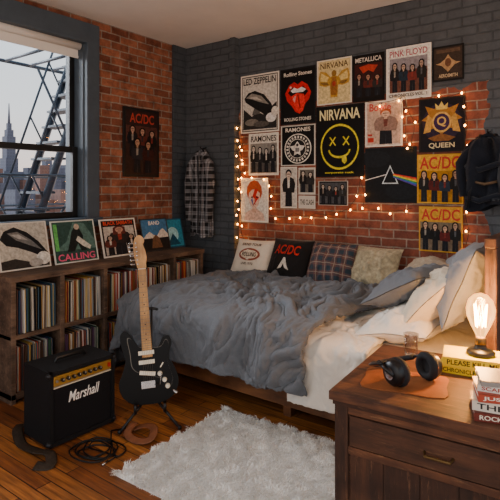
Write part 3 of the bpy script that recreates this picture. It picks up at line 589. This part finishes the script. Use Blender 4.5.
# ------------------------------------------------------------ guitar
def smooth(P,n=6,closed=True):
    out=[];N=len(P)
    for i in range(N):
        p0,p1,p2,p3=[Vector(P[(i+k)%N]) for k in (-1,0,1,2)]
        for j in range(n):
            t=j/n; out.append(tuple(.5*((2*p1)+(-p0+p2)*t+(2*p0-5*p1+4*p2-p3)*t*t+(-p0+3*p1-3*p2+p3)*t**3)))
    return out
gb=[(0,0),(.08,.006),(.14,.045),(.162,.11),(.145,.175),(.120,.225),(.124,.27),(.138,.315),(.122,.352),(.09,.345),(.066,.305),(.036,.288),(-.036,.300),(-.062,.33),(-.088,.38),(-.12,.402),(-.142,.375),(-.138,.32),(-.120,.25),(-.135,.19),(-.162,.12),(-.142,.05),(-.08,.008)]
G=smooth(gb)
m_gl=M('#030303',rough=.3,spec=.18); maple=wood_mat('maple','#b98648','#e0b070',stretch=(40,3,40),rough=.4); chrome=M('#b9b9b9',metal=1,rough=.25); cream=M('#f0ead6',rough=.35)
b=MB(); b.prism(G,-.022,.022,m_gl,True)
pg=smooth([(.02,.30),(.075,.30),(.105,.335),(.12,.31),(.108,.25),(.112,.2),(.13,.12),(.105,.075),(.06,.13),(-.03,.16),(-.085,.20),(-.095,.28),(-.105,.36),(-.075,.35),(-.045,.31)])
b.prism(pg,.022,.0240,M('#77736a',rough=.4)); b.prism([(.002+x*.98,.004+y*.98) for x,y in pg],.0240,.0250,M('#060607',rough=.4,spec=.2))
for y,a in ((.275,0),(.225,0),(.165,-10)): b.box((-.005,y,.029),(.086,.021,.010),cream,rot=Matrix.Rotation(R(a),3,'Z'))
for x,y in ((.062,.155),(.085,.12),(.10,.085)): b.lathe([(.014,.025),(.013,.034),(.010,.042)],cream,(x,y,0),14)
b.box((.075,.20,.028),(.006,.03,.006),cream,rot=Matrix.Rotation(R(-35),3,'Z'))
b.box((-.004,.105,.027),(.075,.038,.010),chrome)
for i in range(6): b.box((-.034+i*.0115,.105,.035),(.008,.03,.007),chrome)
b.tube([(.03,.1,.03),(.06,.105,.055),(.07,.16,.06)],.003,chrome,6)
b.cyl((.13,.055,.015),(.15,.04,.03),.01,chrome,10)
b.add([(-.028,.24,.024),(.028,.24,.024),(.021,.735,.024),(-.021,.735,.024),(-.024,.24,.001),(.024,.24,.001),(.018,.735,.001),(-.018,.735,.001)],[(0,1,2,3),(7,6,5,4),(0,4,5,1),(1,5,6,2),(2,6,7,3),(3,7,4,0)],maple)
b.add([(-.028,.25,.030),(.028,.25,.030),(.021,.735,.030),(-.021,.735,.030),(-.028,.25,.024),(.028,.25,.024),(.021,.735,.024),(-.021,.735,.024)],[(0,1,2,3),(7,6,5,4),(0,4,5,1),(1,5,6,2),(2,6,7,3),(3,7,4,0)],maple)
sc=.635; nut=.735; mfr=M('#7a7468',metal=.8,rough=.4)
for i in range(1,22):
    y=nut-sc*(1-2**(-i/12)); 
    if y<.255: break
    w_=.042+(.056-.042)*(nut-y)/.485; b.box((0,y,.0308),(w_,.002,.002),mfr)
for i in (3,5,7,9,12,15,17):
    y=nut-sc*(1-.5*(2**(-i/12)+2**(-(i-1)/12))); b.lathe([(.0035,.030),(.0035,.0306)],m_black,(0,y,0),10)
b.box((0,.737,.031),(.043,.004,.004),cream)
hs=smooth([(-.021,.74),(-.03,.765),(-.036,.79),(-.042,.85),(-.035,.905),(-.012,.93),(.012,.92),(.022,.895),(.014,.875),(.024,.84),(.030,.80),(.024,.765),(.021,.74)],4)
b.prism(hs,.004,.020,maple,True)
for i in range(6):
    y=.765+i*.024; x=-.025-.001*i; b.cyl((x+.004,y,.02),(x+.004,y,.03),.004,chrome,8); b.cyl((x-.012,y,.012),(x-.030,y,.012),.004,chrome,8); b.ball((x-.034,y,.012),.008,chrome,8,sc=(.6,1,1))
for i in range(6):
    x0=-.026+i*.0104; x1=-.017+i*.0068; b.tube([(x0,.105,.037),(x1,.737,.034),(-.021-.001*i,.765+i*.024,.027)],.0006,mfr,4)
GX,GY=-2.40,2.18
rotm=Matrix.Rotation(R(46),4,'Z')@Matrix.Rotation(R(80),4,'X')@Matrix.Rotation(R(4),4,'Z')@Matrix.Scale(1.15,4)
b.build('electric_guitar',matrix=Matrix.Translation((GX,GY,.125))@rotm,bevel=.004)
b=MB(); mst=M('#161618',rough=.45)
b.X=Matrix.Translation((GX,GY,0))@Matrix.Rotation(R(46),4,'Z')
b.tube([(0,.06,.16),(0,.125,.70)],.010,mst,10); b.ball((0,.06,.16),.02,mst,8)
for p in ((-.18,-.12,.01),(.18,-.12,.01),(0,.28,.01)): b.tube([(0,.06,.17),p],.009,mst,8); b.ball((p[0],p[1],.014),.014,mst,8)
b.tube([(-.09,.06,.115),(.09,.06,.115)],.009,mst,8)
for sx in (-1,1): b.tube([(sx*.09,.06,.115),(sx*.09,-.05,.09),(sx*.09,-.07,.105),(sx*.09,-.075,.15)],.010,mst,8)
b.tube([(-.04,.09,.70),(0,.13,.70),(.04,.09,.70)],.009,mst,8)
b.build('guitar_stand')
b=MB(); P=[]
for i in range(150):
    t=i/149; a=t*math.pi*2*4.6; r=.105+.03*math.sin(a*.37+1)+.02*math.sin(a*1.9); P.append((r*math.cos(a)*1.15+.02*math.sin(t*9),r*math.sin(a)*.8+.02*math.cos(t*7),.006+.010*t+.004*math.sin(a*3)))
P=[(-.05,.30,.006),(-.12,.2,.006),(-.02,.12,.006)]+P+[(.15,.03,.008),(.15,-.03,.006)]
b.tube(P,.0045,m_black,6); b.cyl((.15,-.03,.007),(.155,-.075,.007),.006,chrome,8); b.build('instrument_cable',(-2.39,1.76,0))
lea=M('#5a3a26',rough=.6,var=.25,scale=20,bump=.2)
def strap(pts,w,name,loc,m=lea):
    b=MB(); S=[]
    for i in range(len(pts)-1):
        p0=Vector(pts[max(i-1,0)]);p1=Vector(pts[i]);p2=Vector(pts[i+1]);p3=Vector(pts[min(i+2,len(pts)-1)])
        for j in range(8):
            t=j/8; S.append(.5*((2*p1)+(-p0+p2)*t+(2*p0-5*p1+4*p2-p3)*t*t+(-p0+3*p1-3*p2+p3)*t**3))
    b.tube(S,w/2,m,8,flat=.09); return b.build(name,loc)
strap([(-.52,.10,.012),(-.42,.02,.03),(-.28,-.03,.012),(-.14,-.03,.02),(-.03,-.01,.03),(.05,-.06,.012),(-.02,-.11,.012)],.06,'guitar_strap',(-2.50,1.57,0),M('#33291f',rough=.6,var=.5,scale=60))
strap([(-.10,-.02,.012),(-.03,.05,.04),(.06,.04,.05),(.10,-.03,.025),(.03,-.07,.014),(-.06,-.06,.03),(-.09,.03,.055)],.05,'leather_strap',(-2.31,2.03,0),M('#7a4a30',rough=.6,var=.25,scale=20,bump=.2))

# ------------------------------------------------------------ nightstand
wn=wood_mat('cabinet_wood','#3e2417','#784a2c',stretch=(1.6,16,16),rough=.65,wear='#a0754e')
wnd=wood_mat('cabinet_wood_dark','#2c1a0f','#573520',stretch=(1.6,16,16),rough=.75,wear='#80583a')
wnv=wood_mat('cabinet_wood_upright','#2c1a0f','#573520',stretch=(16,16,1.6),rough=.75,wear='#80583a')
b=MB(); NW,ND,NH=.85,.72,.67
b.b2((0,0,NH-.035),(NW,ND,NH),wn); b.b2((.012,.012,NH-.055),(NW-.012,ND-.012,NH-.035),wnd)
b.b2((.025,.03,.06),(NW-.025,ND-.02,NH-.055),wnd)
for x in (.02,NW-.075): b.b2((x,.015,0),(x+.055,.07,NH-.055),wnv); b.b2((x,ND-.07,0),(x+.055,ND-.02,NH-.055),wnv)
b.b2((.075,.020,NH-.085),(NW-.075,.035,NH-.055),wn); b.b2((.075,.022,.06),(NW-.075,.035,.12),wn); b.b2((.075,.020,.425),(NW-.075,.035,.455),wn)
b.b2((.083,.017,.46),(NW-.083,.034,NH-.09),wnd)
for i in range(5):
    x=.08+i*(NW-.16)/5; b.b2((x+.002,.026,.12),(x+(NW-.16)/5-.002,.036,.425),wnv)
brass=M('#6a5434',metal=.9,rough=.5)
b.tube([(NW/2-.05,.017,.52),(NW/2-.045,-.008,.515),(NW/2+.045,-.008,.515),(NW/2+.05,.017,.52)],.006,brass,8)
NR=R(4); b.build('nightstand',(-.955,1.83,0),(0,0,NR),bevel=.007)
TZ=NH
b=MB(); b.prism(smooth([(-.16,-.12),(0,-.125),(.16,-.12),(.165,0),(.16,.12),(0,.125),(-.16,.12),(-.165,0)],3),0,.004,M('#8a4f2a',rough=.5,var=.2,scale=15,bump=.15)); b.build('leather_pad',(-.735,2.10,TZ+.0006),(0,0,R(14)))
b=MB(); mh=M('#101012',rough=.35); mp=M('#1a1a1d',rough=.8)
rot=Matrix.Rotation(R(90),3,'Y')
for sgn in (-1,1):
    c=Vector((sgn*.072,0,.048))
    def L(pr,m): b.lathe([(r,z*sgn) for r,z in pr],m,c,28,rot=rot)
    L([(.018,.030),(.034,.028),(.042,.018),(.043,.004)],mh); L([(.043,.004),(.047,-.002),(.048,-.012),(.040,-.024),(.026,-.024),(.022,-.012)],mp)
    b.lathe([(.020,.031*sgn),(.020,.033*sgn)],chrome,c,20,rot=rot)
    b.tube([c+Vector((sgn*.030,-.02,0)),c+Vector((sgn*.036,.01,.012)),c+Vector((sgn*.032,.05,.025))],.007,mh,8)
P=[]
for i in range(31):
    a=math.pi*i/30; P.append((-.104*math.cos(a),.03+.13*math.sin(a),.073-.052*math.sin(a)))
b.tube(P,.013,mh,10,flat=.45); b.tube([(x*.93,y-.008,z+.002) for x,y,z in P[5:-5]],.015,mp,10,flat=.6)
b.build('headphones',(-.70,2.10,TZ+.005),(0,0,R(62)),scale=1.25)
b=MB(); b.lathe([(.030,0),(.031,.004),(.037,.105),(.035,.105),(.029,.008),(.0005,.008)],glass_mat('tumbler',(.97,.98,.98)),seg=28); b.build('drinking_glass',(-.83,2.46,TZ+.001))
def book(b,w,d,h,z,cov,ang,spine=None,tcol='#111111',off=(0,0)):
    r=Matrix.Rotation(R(ang),4,'Z'); b.X=Matrix.Translation((off[0],off[1],z))@r; mc=M(cov,rough=.45); pg_=M('#e3dccb',rough=.9)
    b.b2((-w/2+.004,-d/2+.003,.003),(w/2-.004,d/2-.005,h-.003),pg_); b.b2((-w/2,-d/2,0),(w/2,d/2,.003),mc); b.b2((-w/2,-d/2,h-.003),(w/2,d/2,h),mc); b.b2((-w/2,-d/2-.001,0),(w/2,-d/2+.004,h),mc)
    if spine:
        tv,tf=text_geo(spine); b.add([(-w/2*.86+x*w*.80,-d/2-.0016,h*.22+y*h*.56) for x,y in tv],tf,M(tcol,rough=.5))
b=MB(); book(b,.27,.18,.033,0,'#dcc61e',-2,'CHRONICLES VOL. 1','#1b1b1b'); book(b,.26,.18,.040,.0335,'#e0cb22',3,'PLEASE KILL ME','#111111',(.005,0))
b.build('book_stack',(-.535,2.42,TZ+.001),(0,0,R(10)))
b=MB(); z=0
for w_,d_,h_,c_,a_,s_,tc_ in ((.24,.20,.030,'#6b2a20',3,'ROCK HISTORY','#e8dcc8'),(.23,.19,.035,'#d8d0c0',-4,'THE LIFE','#222222'),(.22,.18,.028,'#a8442e',5,'JUST KIDS','#efe6d6'),(.20,.15,.024,'#e0dace',-3,'SCAR TISSUE','#a02c22'),(.20,.15,.018,'#8f8a84',6,None,'#000000')):
    book(b,w_,d_,h_,z,c_,a_,s_,tc_); z+=h_+.0005
b.build('book_stack',(-.33,2.03,TZ+.001),(0,0,R(14)))
lz=TZ+.0755; lp=empty('edison_table_lamp',(-.505,2.43,lz))
b=MB(); b.lathe([(.056,0),(.060,.004),(.060,.014),(.050,.022),(.028,.026),(.024,.040),(.024,.046)],m_black,seg=32); b.lathe([(.022,.046),(.024,.050),(.024,.072),(.020,.078)],brass,seg=24)
o=b.build('base',parent=lp)
b=MB(); b.lathe([(.016,.076),(.024,.095),(.042,.130),(.058,.170),(.062,.205),(.052,.243),(.030,.268),(.004,.277)],glass_mat('bulb_glass',(1,.84,.56),em=1.3),seg=32,caps=False); b.build('bulb',parent=lp)
b=MB(); mf=M('#ffa64c',em=120); P=[]
for i in range(6):
    a=i*math.pi/3; P.append((.020*math.cos(a),.020*math.sin(a),.125)); P.append((.028*math.cos(a+.5),.028*math.sin(a+.5),.225))
b.tube(P,.0028,mf,6); b.cyl((0,0,.08),(0,0,.215),.003,M('#d8d0c0',rough=.3),8); b.build('filament',parent=lp)

# ------------------------------------------------------------ hanging clothes
def garment(name,loc,w,d,h,mat,sleeves,seed,narrow=.35,k=7,amp=.35):
    b=MB()
    def prof(t):
        s=min(1,t/.18); return (narrow+(1-narrow)*s**.6)*(1+.05*math.sin(t*5))
    def fn(a,t):
        th=a*2*math.pi; W_=prof(t); f=1+.10*math.sin(k*th+3*t+seed)*min(1,t*2)+.06*nz(math.cos(th)*2,t*4,seed)
        x=w/2*W_*math.cos(th)*f; y=d/2*math.sin(th)*(1+amp*math.sin(k*th+2*t+seed)+.5*nz(math.cos(th)*3,t*5,seed+4))
        return (x,y,-t*h+(.03*math.sin(th*3+seed) if t>.9 else 0))
    b.grid(97,50,fn,mat)
    if sleeves:
        for s in (-1,1):
            P=[(s*w*.18,-.01,-.05),(s*w*.40,-.015,-.12),(s*w*.52,-.03,-.3*h/.84),(s*w*.50,-.04,-.5*h/.84),(s*w*.44,-.045,-.70*h/.84)]
            b.tube(P,[.05,.055,.05,.045,.042],mat,14,flat=.8)
    b.tube([(-.07,0,.0),(-.03,-.035,-.02),(.03,-.035,-.02),(.07,0,0),(0,.03,.03)],.018,mat,8,closed=True)
    b.tube([(0,.09,.06),(0,.0,.04),(0,-.02,.06)],.006,M('#2a2a2a',metal=.8,rough=.4),8)
    if name=='plaid_shirt': b.tube([(0,-d*.62,-.03),(.01,-d*.66,-.4),(0,-d*.62,-h+.02)],.006,M('#0c0c0d',rough=.8),6)
    if name=='hanging_jacket':
        st_=M('#14161b',rough=.5)
        for s in (-1,1): b.tube([(s*.05,0,.03),(s*.10,-.08,-.1),(s*.09,-.10,-.3),(s*.12,-.09,-.5)],.014,st_,8,flat=.4)
        b.tube([(-.13,-.06,-.30),(0,-.115,-.33),(.13,-.06,-.30)],.010,M('#5a4630',rough=.6),8)
        for z in (-.2,-.42): b.tube([(-.14,-.05,z),(-.04,-.10,z-.03),(.08,-.10,z+.01),(.15,-.05,z)],.02,mat,8)
    return b.build(name,loc)
garment('plaid_shirt',(-3.54,3.925,1.86),.30,.09,.86,plaid_mat('plaid_bw','#8c8c90','#0e0f12','#050506',freq=13,axes=(0,2)),True,2)
garment('hanging_jacket',(-.765,3.92,1.85),.34,.17,.50,cloth_mat('navy_jacket','#191d26',var=.3,bump=.6),True,5,narrow=.5,k=5)

# ------------------------------------------------------------ lights
def plight(name,loc,power,col,r=.03):
    l=bpy.data.lights.new(name,'POINT'); l.energy=power; l.color=col; l.shadow_soft_size=r
    o=bpy.data.objects.new(name,l); o.location=loc; scene.collection.objects.link(o); return o
o=plight('bulb_light',(0,0,.175),38,(1,.55,.22),.03); o.parent=lp
s=bpy.data.lights.new('daylight','SUN'); s.energy=6.5; s.color=(.88,.93,1); s.angle=R(45); o=bpy.data.objects.new('daylight',s); scene.collection.objects.link(o)
o.rotation_euler=Vector((1,.25,-.38)).to_track_quat('-Z','Y').to_euler()
pl=empty('added_fill_lamp',(-.6,-.5,2.35))  # unseen glowing globe added behind the camera to brighten the whole room
b=MB(); b.ball((0,0,0),.22,M('#ffecd2',rough=.9,em=17),20,sc=(1,1,.9)); b.cyl((0,0,.19),(0,0,.67),.006,m_black,8); b.build('fill_globe',parent=pl)

wd=bpy.data.worlds.new('sky'); scene.world=wd; wd.use_nodes=True; nt=wd.node_tree; bg=nt.nodes['Background']
tc=nt.nodes.new('ShaderNodeTexCoord'); sp=nt.nodes.new('ShaderNodeSeparateXYZ'); rp=nt.nodes.new('ShaderNodeValToRGB')
nt.links.new(tc.outputs['Generated'],sp.inputs[0]); nt.links.new(sp.outputs[2],rp.inputs[0]); nt.links.new(rp.outputs[0],bg.inputs[0])
e=rp.color_ramp.elements; e[0].position=0; e[0].color=(*hx('#dec8bc'),1); e[1].position=.45; e[1].color=(*hx('#b9cbda'),1); x=e.new(.14); x.color=(*hx('#d2d5d8'),1)
bg.inputs[1].default_value=2.0

cam=bpy.data.cameras.new('camera'); co=bpy.data.objects.new('camera',cam); scene.collection.objects.link(co); scene.camera=co
co.location=(0,0,1.5); co.rotation_euler=(R(90),0,R(36.5)); cam.lens=36; cam.sensor_width=36; cam.shift_y=-.126; cam.clip_end=3000; cam.clip_start=.05
